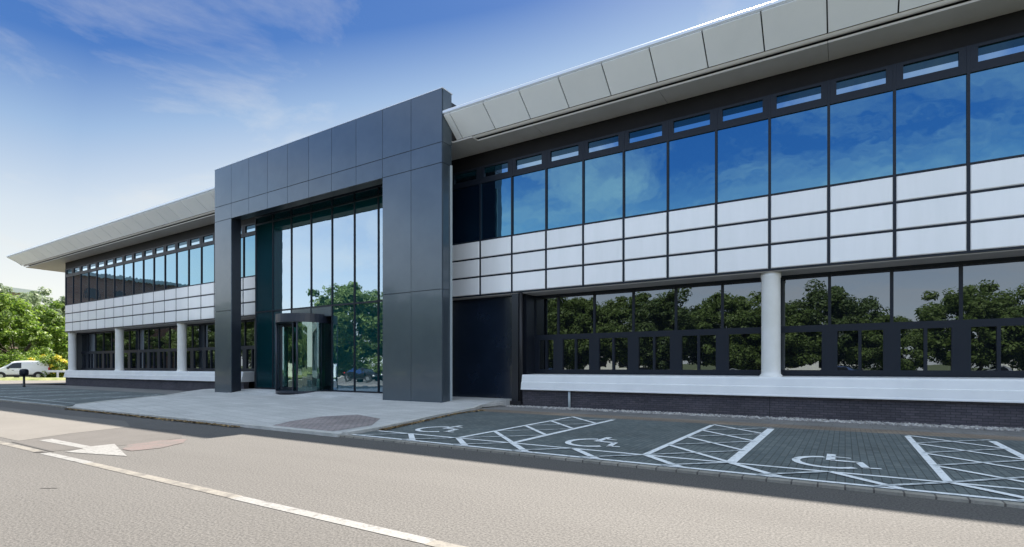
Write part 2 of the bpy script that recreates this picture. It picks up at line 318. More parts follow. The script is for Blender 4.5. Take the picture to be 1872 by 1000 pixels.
def strip(m, pts, w0, w1, z0, z1):
    pts = [Vector((*p, 0)) for p in pts]; n = len(pts); off = []
    for i in range(n):
        d = (pts[min(i + 1, n - 1)] - pts[max(i - 1, 0)]).normalized(); off.append(Vector((d.y, -d.x, 0)))
    for i in range(n - 1):
        q = [pts[i] + off[i] * w0, pts[i + 1] + off[i + 1] * w0, pts[i + 1] + off[i + 1] * w1, pts[i] + off[i] * w1]
        m.add([(p.x, p.y, z0) for p in q] + [(p.x, p.y, z1) for p in q], [(4, 5, 6, 7), (0, 1, 5, 4), (1, 2, 6, 5), (2, 3, 7, 6), (3, 0, 4, 7)])
    return m
strip(MB(), [(-9.45, 7.95), (-9.62, 9), (-10.0, 10.5), (-10.55, 12.2), (-10.9, 13.8), (-11.3, 15.2), (-11.95, 16.6), (-12.0, 18.2)], -.02, .14, -.01, .1).build('side_kerb', M['kerb'], kind='structure')
strip(MB(), [(-31.2, 15.2), (-29.4, 13), (-27.4, 10.3), (-25.6, 8.45)], -.12, .02, -.01, .085).build('flush_kerb', M['kerb'], kind='structure')
MB().box(-24.4, -9.45, 7.8, 7.96, -.01, .074).build('front_kerb', M['kerb'], kind='structure')
MB().sheet([(-12.2, 8.05), (-12.75, 8.95), (-13.15, 10.3), (-12.75, 11.3), (-11.2, 10.75), (-10.1, 9.4), (-9.9, 8.05)], .074).build('tactile_paving', M['tactile'], kind='structure')
# bays
bays = MB().sheet([(-9.3, 8), (16, 8), (16, 14.75), (-11.1, 14.75), (-10.72, 13.6), (-10.4, 12.2), (-9.85, 10.5), (-9.48, 9)], .03).build('parking_bays', M['paver'], kind='structure')
MB().sheet([(-60.2, 8), (-25.4, 8), (-27.3, 10.35), (-29.3, 13), (-30.6, 14.75), (-60.2, 14.75)], .03).build('side_parking_bays', M['paver'], kind='structure')
MB().box(-9.45, 16, 7.86, 8.01, -.01, .036).build('bay_edging', M['edging'], kind='structure')
MB().box(-60.2, -24.4, 7.86, 8.01, -.01, .05).build('bay_edging', M['edging'], kind='structure')
def tilt(y): return .03 - .14 * (y - 14.75) / 4.15
def tsheet(x0, x1, ya, yb, name, mat, up=0.0, xl=None):
    xl = x0 if xl is None else xl
    MB().add([(x0, ya, tilt(ya) + up), (x1, ya, tilt(ya) + up), (x1, yb, tilt(yb) + up), (xl, yb, tilt(yb) + up)], [(0, 1, 2, 3)]).build(name, M[mat], kind='structure')
tsheet(-11.15, 16, 14.75, 16.05, 'block_edging', 'brown_block', 0, -11.75)
tsheet(-11.75, 16, 16.05, 18.2, 'slab_path', 'slabs', 0, -11.9)
tsheet(-11.9, 16, 18.2, 18.95, 'gravel_bed', 'pebble')
tsheet(-60.2, -31.5, 14.75, 18.95, 'side_bay_margin', 'slabs')
NODES = [1.15 + 1.35 * 0 + 1.36 * k for k in range(-8, 8)]
m = MB(); th = MB()
Y0, Y1, ZL = 8.9, 8.1, .036
m.v += line([(-9.4, 8.12), (14, 8.12)], .1, ZL).v; m.f += [(0, 3, 2, 1)]
def addm(a, b): a.add(b.v, b.f)
addm(m, line([(-9.35, Y0), (14, Y0)], .09, ZL + .002))
pitch = 4.06
for k in range(-2, 4):
    x0 = -2.91 + pitch * k; x1 = x0 + 1.38
    if x0 < -8: continue
    if x0 > 8: continue
    addm(m, line([(x0, Y0), (x0, 14.35)], .11, ZL + .004)); addm(m, line([(x1, Y0), (x1, 14.3)], .13 if k != 0 else .16, ZL + .004))
    for q in range(4):
        ya = Y0 + 1.4 * q; yb = min(ya + 1.4, 14.5)
        addm(m, line([(x0, yb), (x1, ya)], .1, ZL + .006)); addm(th, line([(x0, ya), (x1, yb)], .075, ZL + .008))
x = -2.91 - 1.35 * 4
while x < 13:
    addm(m, line([(x, Y0), (x + .8, Y1)], .12, ZL + .006))
    addm(th, line([(x, Y0), (x - .85, Y1)], .085, ZL + .008)); x += 1.353
m.build('bay_lines', M['paint_bay'], bays); th.build('hatch_lines', M['paint_bay_thin'], bays)
def symbol(dx, dy=0):
    m = MB(); c = Vector((-.1, 9.72)); pts = []
    for i in range(15):
        a = rad(100 + i * 15.5); pts.append((-.22 + .46 * math.cos(a), 9.78 + .52 * math.sin(a)))
    addm(m, strip(MB(), pts, -.06, .06, 0, 0.001))
    for a, b, wd in (((-.2, 10.68), (-.2, 9.98), .13), ((-.2, 10.4), (.08, 10.36), .07), ((-.2, 10.0), (.18, 10.0), .12), ((.18, 10.03), (.27, 9.47), .11), ((.22, 9.47), (.46, 9.54), .08)):
        addm(m, line([a, b], wd, .001))
    m.v = [(x + dx, y + dy, ZL + z * 1 + .004) for x, y, z in m.v]
    return m.build('wheelchair_symbol', M['paint_bay'], bays)
for d in (0, -pitch, -2 * pitch, pitch, 2 * pitch): symbol(d, 0 if d > -5 else .1)
# faded markings on the far bays
m = MB()
for k in range(5):
    x = -50 + k * 4.6; addm(m, line([(x, 8.9), (x, 14.2)], .1, ZL)); addm(m, line([(x + 1.3, 8.9), (x + 1.3, 14.2)], .1, ZL))
    for q in range(4): addm(m, line([(x, 8.9 + 1.3 * q), (x + 1.3, 10.2 + 1.3 * q)], .09, ZL + .002)); addm(m, line([(x, 10.2 + 1.3 * q), (x + 1.3, 8.9 + 1.3 * q)], .09, ZL + .004))
addm(m, line([(-54, 8.9), (-27, 8.9)], .1, ZL + .006)); addm(m, line([(-54, 8.15), (-25.8, 8.15)], .1, ZL + .006))
m.build('bay_lines', M['paint_bay_thin'], D.objects['side_parking_bays'])
# gravel stones and leaf litter
rnd = random.Random(4)
ico = bmesh.new(); bmesh.ops.create_icosphere(ico, subdivisions=1, radius=1); iv = [v.co.copy() for v in ico.verts]; iff = [tuple(v.index for v in f.verts) for f in ico.faces]; ico.free()
def stones(n, fx, fy, s0, s1, z, flat=.6):
    m = MB()
    for i in range(n):
        s = rnd.uniform(s0, s1); x = fx(); y = fy(x); a = rnd.uniform(0, 6.28); k = rnd.uniform(.6, 1)
        m.add([(x + s * (v.x * math.cos(a) - v.y * k * math.sin(a)), y + s * (v.x * math.sin(a) + v.y * k * math.cos(a)), z + s * flat * (v.z + .5)) for v in iv], iff)
    return m
stones(4200, lambda: rnd.uniform(-11.9, 10), lambda x: rnd.uniform(18.2, 18.85), .03, .065, -.095).build('gravel', M['pebble'], kind='stuff', label='grey pebbles lying along the foot of the dark brick wall', cat='gravel')
M['litter'] = vary(pmat('litter', (.2, .13, .07), .9), ((.1, .06, .03), (.36, .26, .12)), 9, 3)
m = MB()
def leaf(m, x, y, z, s):
    a = rnd.uniform(0, 6.28); t = rnd.uniform(.1, .7)
    u = Vector((math.cos(a), math.sin(a), t * .6)) * s; v = Vector((-math.sin(a), math.cos(a), rnd.uniform(-.3, .5))) * s * .6
    p = Vector((x, y, z)); m.add([p - u, p - v, p + u, p + v], [(0, 1, 2, 3)])
for i in range(2600):
    k = rnd.random()
    if k < .55: x = -24 + 11 * rnd.random() ** 1.2; y = 7.72 - abs(rnd.gauss(0, .07))
    elif k < .8: x = -9.62 + .05 + abs(rnd.gauss(0, .06)); y = rnd.uniform(9, 10.6); x = -9.6 - (y - 9) * .27 + .2 + abs(rnd.gauss(0, .06))
    else: y = rnd.uniform(10.5, 15); x = -10.0 - min((y - 10.5) * .28, .85) + .2 + abs(rnd.gauss(0, .06))
    leaf(m, x, y, .03 + (.02 if k > .55 else 0), rnd.uniform(.025, .06))
m.build('leaf_litter', M['litter'], kind='stuff', label='dry brown leaves gathered along the paving kerbs', cat='dead leaves')

# ---------------- the office building ----------------
B = empty('office_building', (-22, 17.3, 0), label='long two storey office building with white panels, blue glass and slate entrance portal', cat='building')
OFF = Vector((22, -17.3, 0))
def part(mb, name, mat, parent=None, smooth=False, **kw):
    o = mb.build(name, M[mat], parent or B, smooth, **kw)
    if parent is None: o.location = OFF
    return o
GR = [-16.89 + 1.5 * k for k in range(19)]           # right grid
GL = [-54.4 + 1.5 * k for k in range(19)]            # left grid to -27.4
YF = 17.3
rj = random.Random(11)
def pane(mb_rect, Y, name, mat, parent, jit=.0012):
    x0, x1, z0, z1 = mb_rect; a, b = rj.uniform(-jit, jit), rj.uniform(-jit, jit)
    cx, cz = (x0 + x1) / 2, (z0 + z1) / 2
    f = lambda x, z: Y + (x - cx) * a + (z - cz) * b
    m = MB(); m.add([(x0, f(x0, z0), z0), (x1, f(x1, z0), z0), (x1, f(x1, z1), z1), (x0, f(x0, z1), z1)], [(0, 1, 2, 3)])
    m.v += [(x, y + .012, z) for x, y, z in m.v]; m.f += [(4, 7, 6, 5), (0, 4, 5, 1), (1, 5, 6, 2), (2, 6, 7, 3), (3, 7, 4, 0)]
    return m.build(name, M[mat], parent)
def wing(grid, right):
    x0, x1 = grid[0], grid[-1]
    cw = MB()                                         # backing wall
    cw.box(x0 + (.02 if not right else 0), x1, YF + .06, YF + .3, 4.4, 10.1); part(cw, 'upper_wall', 'header')
    # header band over the strip windows
    part(MB().box(x0, x1, YF - .02, YF + .058, 9.58, 10.12), 'header_band', 'header')
    # white cladding
    cl = MB(); g = .038
    for a, b in zip(grid[:-1], grid[1:]):
        for z0, z1 in ((4.44, 5.14), (5.18, 5.88), (5.92, 6.6)):
            cl.panel(a + g, b - g, z0 + .012, z1 - .012, YF - .045, .06)
    part(cl, 'white_cladding', 'panelwhite')
    fr = MB()
    for i, x in enumerate(grid):
        fr.box(x - .034, x + .034, YF - .032, YF + .057, 4.40, 9.579)
    for z in (4.385, 5.14, 5.88, 6.6):
        fr.box(x0, x1, YF - .03, YF + .055, z + .002, z + .05)
    part(fr, 'facade_grid', 'frame')
    # strip windows of the upper floor
    for i, (a, b) in enumerate(zip(grid[:-1], grid[1:])):
        dark = False
        f = MB(); a2, b2 = a + .036, b - .036
        f.box(a2, b2, YF - .026, YF + .05, 8.9, 9.12); f.box(a2, b2, YF - .026, YF + .05, 9.5, 9.578)
        f.box(a2, a2 + .15, YF - .024, YF + .05, 9.12, 9.5); f.box(b2 - .15, b2, YF - .024, YF + .05, 9.12, 9.5)
        w_ = part(f, 'upper_window', 'frame')
        pane((a2, b2, 6.652, 8.9), YF + .02, 'pane', 'g_dark' if dark else 'g_up', w_)
        pane((a2 + .15, b2 - .15, 9.12, 9.29), YF + .03, 'vent_pane', 'g_ventdark' if dark else 'g_vent', w_)
        pane((a2 + .15, b2 - .15, 9.292, 9.5), YF + .03, 'vent_shade_pane', 'g_ventdark', w_)  # dark glass colour imitates the eave's reflection in the vent's upper half
    return
XF[0] = KW
wing(GR, True); wing(GL, False)
# ground storey
def lower(xa, xb, cols, right):
    YG = 18.3
    part(MB().box(xa if right else xa, xb, YF + .001, YG + .2, 4.36, 4.399), 'overhang_soffit', 'soffit2')
    part(MB().box(xa, xb, YG + .09, YG + .3, .1, 4.36), 'inner_wall', 'interior')
    pr = [(YF - .02, 1.25), (YG - .03, 1.27), (YG - .03, .7), (YF + .06, .68), (YF - .14, .68), (YF - .145, .70), (YF - .14, .73), (YF - .13, .735), (YF - .10, .97), (YF - .075, .98), (YF - .04, 1.2)]
    sill = MB().prism(pr, xa, xb, 'X'); bevel(part(sill, 'window_sill', 'white'), .012)
    part(MB().box(xa, xb, YF, YF + .3, -.15, .679), 'brick_base', 'brickbase')
    if right: part(MB().box(-1.9, -1.88, YF - .003, YF + .1, 0, .679), 'movement_joint', 'black')
    k = round((xb - xa) / 1.5); 
    n = int(math.floor((xb - (GR[0] if right else GL[0])) / 1.5))
    g0 = GR[0] if right else GL[0]
    xs = [g0 + 1.5 * i for i in range(0, 30) if xa - .8 < g0 + 1.5 * i < xb + .1]
    for a, b in zip(xs[:-1], xs[1:]):
        a = max(a, xa)
        f = MB(); e = .04
        f.box(a, a + e, YG - .05, YG + .08, 2.8, 4.36); f.box(b - e, b, YG - .05, YG + .08, 2.8, 4.36)
        f.box(a + e, b - e, YG - .045, YG + .08, 4.26, 4.358)
        f.box(a, b, YG - .055, YG + .08, 2.6, 2.8)
        near = any(abs(a - c) < .1 or abs(b - c) < .1 for c in cols)
        ia, ib = a + .2, b - .2
        f.box(a, ia, YG - .06, YG + .08, 1.26, 2.6); f.box(ib, b, YG - .06, YG + .08, 1.26, 2.6)
        f.box(ia, ib, YG - .058, YG + .08, 1.26, 1.45)
        f.box(a + .005, b - .005, YG - .075, YG - .06, 1.32, 1.36)
        if not near: f.box((ia + ib) / 2 - .04, (ia + ib) / 2 + .04, YG - .057, YG + .08, 1.45, 2.6)
        w_ = part(f, 'lower_window', 'frame')
        pane((a + e, b - e, 2.8, 4.26), YG, 'pane', 'g_low', w_, .003)
        if near: pane((ia, ib, 1.45, 2.6), YG + .01, 'casement_pane', 'g_low', w_, .003)
        else:
            mmx = (ia + ib) / 2
            pane((ia, mmx - .04, 1.45, 2.6), YG + .01, 'casement_pane', 'g_low', w_, .004)
            pane((mmx + .04, ib, 1.45, 2.6), YG + .01, 'casement_pane', 'g_low', w_, .004)
    for c in cols:
        part(MB().cyl(c, YF + .33, [(.32, 1.2), (.315, 1.29), (.27, 1.34), (.265, 1.4), (.262, 4.2), (.28, 4.25), (.28, 4.36)], 32), 'column', 'column', smooth=True)
lower(-10.42, 10.1, [-1.89, 7.11], True)
lower(-54.4, -28.9, [-54.05, -45.4, -36.4], False)
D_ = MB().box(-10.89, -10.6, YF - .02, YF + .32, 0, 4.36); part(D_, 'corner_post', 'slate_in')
part(MB().cyl(-10.50, YF + .02, [(.075, .2), (.075, 4.36)], 14), 'rainwater_pipe', 'black', smooth=True)
part(MB().box(-10.93, -10.44, YF - .1, YF + .18, -.02, .24), 'post_foot', 'black')
part(MB().box(-16.89, -10.89, 17.67, 18.6, 0, 4.36), 'navy_wall', 'navy')
part(MB().box(-16.89, -10.6, YF + .001, 18.3, 4.36, 4.399), 'overhang_soffit', 'soffit2')
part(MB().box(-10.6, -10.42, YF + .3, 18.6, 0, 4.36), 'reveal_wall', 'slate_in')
part(MB().cyl(-8.42, YF - .05, [(.045, 0), (.045, .67)], 12), 'waste_pipe', 'pipe', smooth=True)
part(MB().box(-28.9, -27.0, 17.94, 18.6, 0, 4.36), 'grey_wall', 'greywall')
part(MB().box(-28.9, -27.0, YF + .001, 18.3, 4.36, 4.399), 'overhang_soffit', 'soffit2')
# end and rear walls, roof slab over it all
part(MB().box(-54.38, -54.1, YF + .31, 34, 0, 10.1), 'end_wall', 'greywall'); part(MB().box(10.12, 10.4, YF, 34, 0, 10.1), 'end_wall', 'greywall')
part(MB().box(-54.38, 10.4, 34, 34.3, 0, 10.1), 'rear_wall', 'greywall')
# roof
def roof(xl, xr, hip, joints, end=None):
    e = .9 if hip else 0
    R = part(MB().add([(xl + .1, 15.5, 11.0), (xr, 15.5, 11.0), (xr, 38, 11.0), (xl + .1, 38, 11.0), (xl + 7 * (hip > 0), 26.5, 12.0), (xr, 26.5, 12.0),
                   (xl + e + .05, 16.35, 10.32), (xr, 16.35, 10.32), (xr, 36.5, 10.32), (xl + e + .05, 36.5, 10.32)],
                  [(0, 1, 5, 4), (2, 3, 4, 5), (3, 0, 4), (0, 6, 7, 1), (3, 2, 8, 9), (0, 3, 9, 6), (1, 7, 8, 2, 5), (6, 9, 8, 7)]), 'roof', 'gap')
    fa = MB(); n = Vector((0, -.63, -.80)).normalized() * .05
    x0 = xl
    while x0 < xr - .05:
        k = (x0 + .001 - (-13.89 if not hip else -60.4)) // 1.5
        x1 = min((-13.89 if not hip else -60.4) + 1.5 * (k + 1), xr); a_, b_ = x0 + .018, x1 - .018
        v = []
        for x in (a_, b_):
            sh = e * max(0, 1 - (x - xl) / .6) if hip else 0
            for (y, z, t) in ((15.37, 10.97, 0), (16.17, 10.34, 1)): xx_ = x + sh * t; v += [(xx_, y, z), (xx_, y + n.y, z + n.z)]
        fa.add(v, [(1, 5, 7, 3), (0, 1, 3, 2), (4, 6, 7, 5), (0, 4, 5, 1), (2, 3, 7, 6)]); x0 = x1
    if hip:   # end fascia
        m_ = []
        for y0_ in np.arange(15.5, 37.5, 1.5): fa.add([(xl, y0_ + .014, 10.97), (xl, y0_ + 1.486, 10.97), (xl + e, max(16.2, min(y0_ + 1.486, 36.6)), 10.34), (xl + e, max(16.19, min(y0_ + .014, 36.6)), 10.34)], [(0, 1, 2, 3)])
    fa.build('fascia', M['fascia'], R)
    MB().prism([(15.34, 11.12), (15.30, 11.08), (15.30, 11.0), (15.36, 10.975), (15.55, 10.98), (15.55, 11.12)], xl, xr, 'X').build('edge_trim', M['trim'], R)
    MB().prism([(16.17, 10.30), (16.185, 10.25), (16.21, 10.22), (16.26, 10.215), (16.26, 10.3)], xl + e, xr, 'X').build('lower_lip', M['soffit'], R)
    so_ = MB()
    for a_, b_ in zip(joints[:-1], joints[1:]): so_.box(a_ + .006, b_ - .006, 16.31, YF + .1, 10.125, 10.18)
    if hip: so_.box(xl + e + .01, -54.4, YF + .106, 36, 10.125, 10.18)
    so_.build('soffit', M['soffit'], R)
roof(-61, -28.23, 1, [-60.0, -54.39, -49.89, -45.39, -40.89, -36.39, -28.23])
roof(-12.695, 12.2, 0, [-12.695, -9.39, -4.89, -.39, 4.11, 8.61, 12.2])
XF[0] = 1
part(MB().box(-30.82, -13.9, 17.9, 36, 11.05, 11.8), 'flat_roof', 'gap')
# entrance portal
px = [-30.81 + 1.692 * k for k in range(11)]
pb = MB()
pb.box(-30.79, -13.91, 16.76, 17.29, 9.9, 12.86); pb.box(-30.79, -29.14, 16.76, 17.29, .0, 9.9); pb.box(-17.26, -13.91, 16.76, 17.29, .0, 9.9)
PO = part(pb, 'entrance_portal', 'slate_in')
sk = MB(); g = .009
for i in range(10):
    a, b = px[i] + g, px[i + 1] - g
    sk.panel(a, b, 10.72 + g, 12.9, 16.70, .05, .006); sk.panel(a, b, 9.88 + (g if i in (0, 8, 9) else 0), 10.72 - g, 16.70, .05, .006)
    if i in (0, 8, 9):
        sk.panel(a, b, 4.72 + g, 9.88 - g, 16.70, .05, .006); sk.panel(a, b, .07, 4.72 - g, 16.70, .05, .006)
sk.build('front_panels', M['slate'], PO)
sd = MB()
for z0, z1 in ((.07, 4.71), (4.73, 9.87), (9.89, 10.71), (10.73, 12.9)):
    sd.box(-13.909, -13.87, 16.751, 17.3, z0, z1); sd.box(-30.83, -30.791, 16.751, 17.3, z0, z1)
sd.build('side_panels', M['slate'], PO)
MB().box(-30.84, -13.86, 16.69, 17.36, 12.9, 12.94).build('coping', M['trim'], PO)
MB().box(-13.868, -13.80, 17.2, 17.268, .07, 9.9).build('edge_strip', M['pipe'], PO)
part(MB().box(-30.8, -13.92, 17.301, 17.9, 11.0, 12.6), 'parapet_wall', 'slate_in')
part(MB().box(-30.82, -12.9, 17.42, 18.95, 10.92, 10.98), 'lobby_soffit', 'soffit')
part(MB().box(-30.82, -13.9, 17.301, 17.419, 10.92, 10.98), 'lobby_soffit', 'soffit')
# lobby glass
YG = 18.3
mx_ = [-29.3, -27.64, -25.95, -24.25, -22.56, -20.87, -19.18, -17.45]
G_ = MB()
for x in mx_: G_.box(x - .03, x + .03, YG - .05, YG + .08, .26, 10.9)
for x in (-19.28, -17.6): pass
for z in (4.74, 9.86, 10.3): G_.box(-29.27, -17.3, YG - .045, YG + .07, z - .04, z + .04)
G_.box(-29.27, -17.3, YG - .046, YG + .07, .26, .34)
GS = part(G_, 'lobby_screen', 'frame')
for a, b in zip(mx_[:-1], mx_[1:]):
    pane((a + .03, b - .03, 4.78, 9.82), YG, 'pane', 'g_ent', GS, .0015); pane((a + .03, b - .03, 9.9, 10.26), YG, 'pane', 'g_ent', GS); pane((a + .03, b - .03, 10.34, 10.9), YG, 'pane', 'g_dark', GS)
    if -26 < a and b < -22:
        MB().box(a + .03, b - .03, YG - .03, YG + .05, 4.2, 4.7).build('spandrel_panel', M['slate'], GS)
    else: pane((a + .03, b - .03, .34, 4.7), YG, 'pane', 'g_ent', GS, .002)
MB().box(-29.33, -29.28, YG + .09, 18.86, .2, 10.9).build('return_panel', M['slate_in'], GS)
MB().box(-17.46, -17.4, YG + .09, 18.86, .2, 10.9).build('return_panel', M['slate_in'], GS)
# lobby inside
part(MB().box(-29.2, -17.5, YG + .1, 26, .262, .266), 'lobby_floor', 'int_floor')
li = MB().box(-29.4, -17.2, 26, 26.2, .2, 10.9).box(-29.5, -29.2, 19.3, 26, .2, 10.9).box(-17.45, -17.2, 19.3, 26, .2, 10.9)
part(li, 'lobby_wall', 'lobbywall')
# revolving door
cx, cy, rr = -24.6, 18.15, 1.4; z0, zt, zh = .2, 3.86, 4.3
rd = MB()
rd.cyl(cx, cy, [(rr + .06, zt), (rr + .06, zh), (.01, zh + .02)], 40)
RD = part(rd, 'revolving_door', 'door_frame')
MB().cyl(cx, cy, [(rr + .05, .18), (rr + .05, .3)], 40).build('door_base', M['door_frame'], RD)
def arcwall(a0, a1, name, mat, r=rr, z0=.3, z1=zt, n=10, th=.02):
    pts = []
    for i in range(n + 1): a = rad(a0 + (a1 - a0) * i / n); pts.append((cx + r * math.cos(a), cy + r * math.sin(a)))
    return strip(MB(), pts, -th, th, z0, z1).build(name, M[mat], RD)
arcwall(-52, 48, 'curved_glass', 'g_door'); arcwall(132, 232, 'curved_glass', 'g_door')
for a in (-52, 48, 132, 232, -2, 182):
    x_, y_ = cx + rr * math.cos(rad(a)), cy + rr * math.sin(rad(a)); wdt = .05 if a not in (-2, 182) else .025
    MB().cyl(x_, y_, [(wdt, .3), (wdt, zt)], 12).build('door_post', M['door_frame'], RD, True)
for k in range(4):
    a = rad(28 + 90 * k); u = Vector((math.cos(a), math.sin(a), 0)); v = Vector((-u.y, u.x, 0)) * .025; c0 = Vector((cx, cy, 0))
    def bar(m, r0, r1, za, zb, t=1.0):
        p = [c0 + u * r0 - v * t, c0 + u * r1 - v * t, c0 + u * r1 + v * t, c0 + u * r0 + v * t]
        m.add([(q_.x, q_.y, za) for q_ in p] + [(q_.x, q_.y, zb) for q_ in p], [(0, 3, 2, 1), (4, 5, 6, 7), (0, 1, 5, 4), (1, 2, 6, 5), (2, 3, 7, 6), (3, 0, 4, 7)])
    m = MB(); bar(m, .04, .13, .32, zt - .02); bar(m, rr - .14, rr - .05, .32, zt - .02); bar(m, .13, rr - .14, .32, .46); bar(m, .13, rr - .14, zt - .16, zt - .02)
    lf = m.build('door_leaf', M['door_frame'], RD)
    m = MB(); bar(m, .13, rr - .14, .46, zt - .16, .25); m.build('leaf_glass', M['g_door'], lf)
MB().cyl(cx, cy, [(.05, .3), (.05, zt)], 12).build('centre_post', M['steel'], RD, True)

# ---------------- trees ----------------
def leafmat(name, c1, c2, tr=.5):
    m = D.materials.new(name); m.use_nodes = True; t = m.node_tree; b = t.nodes['Principled BSDF']; out = t.nodes['Material Output']
    g = t.nodes.new('ShaderNodeNewGeometry'); x = nd(t, 'ShaderNodeMix', data_type='RGBA'); t.links.new(g.outputs['Random Per Island'], x.inputs[0])
    x.inputs[6].default_value = (*c1, 1); x.inputs[7].default_value = (*c2, 1)
    t.links.new(x.outputs[2], b.inputs['Base Color']); b.inputs['Roughness'].default_value = .55
    tl = t.nodes.new('ShaderNodeBsdfTranslucent'); t.links.new(x.outputs[2], tl.inputs['Color'])
    ms = t.nodes.new('ShaderNodeMixShader'); ms.inputs[0].default_value = tr
    t.links.new(b.outputs[0], ms.inputs[1]); t.links.new(tl.outputs[0], ms.inputs[2]); t.links.new(ms.outputs[0], out.inputs[0])
    return m
M['leaf_bright'] = leafmat('leaf_bright', (.075, .155, .018), (.23, .33, .045), .5)
M['leaf_mid'] = leafmat('leaf_mid', (.10, .16, .035), (.19, .26, .065), .45)
M['leaf_grey'] = leafmat('leaf_grey', (.15, .21, .10), (.24, .30, .17), .4)
M['leaf_dark'] = leafmat('leaf_dark', (.065, .115, .03), (.13, .18, .05), .4)
M['petal'] = leafmat('petal', (.55, .42, .02), (.75, .62, .05), .3)
def crown_mesh(seed, rx, ry, rz, zc, nclump, per, ls, clump=.28, shell=.55):
    """leaf-sized quads in clumps through an uneven crown"""
    r = np.random.RandomState(seed)
    d = r.normal(size=(nclump, 3)); d /= np.linalg.norm(d, axis=1)[:, None]
    rad_ = shell + (1 - shell) * r.rand(nclump) ** .6
    lob = 1 + .16 * np.sin(3 * np.arctan2(d[:, 1], d[:, 0]) + seed) + .12 * np.sin(5 * d[:, 2] * 2 + seed * 2)
    cc = d * rad_[:, None] * lob[:, None] * np.array([rx, ry, rz])
    cc[:, 2] = np.where(cc[:, 2] < 0, cc[:, 2] * .8, cc[:, 2])
    cr_ = clump * min(rx, rz) * (.6 + .8 * r.rand(nclump))
    n = nclump * per; idx = np.repeat(np.arange(nclump), per)
    o = r.normal(size=(n, 3)); o /= np.linalg.norm(o, axis=1)[:, None]; o *= (r.rand(n) ** .45)[:, None]
    p = cc[idx] + o * cr_[idx][:, None] * np.array([1, 1, .7]); p[:, 2] += zc
    nrm = o + np.array([0, 0, .5]) + r.normal(size=(n, 3)) * .5; nrm /= np.linalg.norm(nrm, axis=1)[:, None]
    tv = np.cross(nrm, r.normal(size=(n, 3))); tv /= np.linalg.norm(tv, axis=1)[:, None] + 1e-9; bv = np.cross(nrm, tv)
    s = ls * (.6 + .8 * r.rand(n))[:, None]
    quad = np.stack([p - tv * s, p - bv * s * .55, p + tv * s, p + bv * s * .55], axis=1).reshape(-1, 3)
    me = D.meshes.new('crown'); me.vertices.add(4 * n); me.vertices.foreach_set('co', quad.ravel())
    me.loops.add(4 * n); me.loops.foreach_set('vertex_index', np.arange(4 * n)); me.polygons.add(n)
    me.polygons.foreach_set('loop_start', np.arange(n) * 4); me.update(calc_edges=True)
    return me, cc
def tree(name, loc, seed, rx, ry, rz, zc, leaf, label, cat='tree', group=None, nclump=80, per=90, ls=.3, trunk=.25, proto=None, rz_=0, sc=1, **kk):
    t = empty(name, loc, rz_, label=label, cat=cat, group=group); t.scale = (sc, sc, sc)
    if proto: cm_, tm_ = proto
    else:
        cm_, cc = crown_mesh(seed, rx, ry, rz, zc, nclump, per, ls, **kk); cm_.materials.append(M[leaf])
        r = random.Random(seed); tb = MB(); zb = max(zc - rz * .6, zc * .3)
        p = Vector((0, 0, -.1)); rr_ = trunk
        for k in range(5):
            q_ = Vector((r.gauss(0, .1), r.gauss(0, .1), zb * 1.25 * (k + 1) / 5)); tb.tube(p, q_, rr_, rr_ * .85, 9); p = q_; rr_ *= .85
        for i in range(0, len(cc), max(1, len(cc) // 16)):
            e = Vector(cc[i]) * .8 + Vector((0, 0, zc)); st = Vector((0, 0, zb * r.uniform(.8, 1.2))); md = (st + e) / 2 + Vector((0, 0, -rz * .12))
            tb.tube(st, md, trunk * .4, trunk * .22, 6); tb.tube(md, e, trunk * .22, trunk * .06, 5)
        tm_ = D.meshes.new('trunk'); tm_.from_pydata([tuple(v) for v in tb.v], [], tb.f); tm_.materials.append(M['bark'])
    for nm, me in (('crown', cm_), ('trunk', tm_)):
        o = D.objects.new(nm, me); S.collection.objects.link(o); o.parent = t
    return t, (cm_, tm_)
def at(px_, d):  # a spot at depth d seen in column px_ of the photograph, as ground coordinates
    r = (px_ - 936) / 967; c_, s_ = math.cos(rad(32.2)), math.sin(rad(32.2))
    return (d * (r * c_ - s_), d * (c_ + r * s_))
x, y = at(30, 76); tree('broadleaf_tree', (x, y, 0), 3, 6.6, 6.6, 5.3, 5.6, 'leaf_bright', 'big bright green bushy tree right behind the white van', nclump=190, per=150, ls=.2, clump=.18, trunk=.3)
x, y = at(-70, 74); tree('broadleaf_tree', (x, y, 0), 8, 5, 5, 5.5, 6.4, 'leaf_bright', 'tall bright green tree cut by the left edge of the picture', nclump=140, per=140, ls=.2, clump=.2)
x, y = at(122, 84); tree('broadleaf_tree', (x, y, 0), 9, 4.2, 4.2, 4.2, 4.4, 'leaf_bright', 'smaller yellowish green tree partly hidden by the office corner', nclump=80, per=110, ls=.24, clump=.24)
x, y = at(5, 112); tree('background_tree', (x, y, 0), 5, 7, 7, 6.5, 10.5, 'leaf_grey', 'distant grey green tree beneath the far roof', group='distant trees on the left', nclump=90, per=110, ls=.34, clump=.24)
x, y = at(70, 118); tree('background_tree', (x, y, 0), 6, 6, 6, 7.0, 11.5, 'leaf_grey', 'tallest distant grey green tree above the big bright tree', group='distant trees on the left', nclump=70, per=110, ls=.34, clump=.22)
x, y = at(118, 108); tree('background_tree', (x, y, 0), 7, 6.5, 6.5, 6.0, 10, 'leaf_grey', 'distant grey green tree touching the office corner', group='distant trees on the left', nclump=90, per=110, ls=.34, clump=.24)
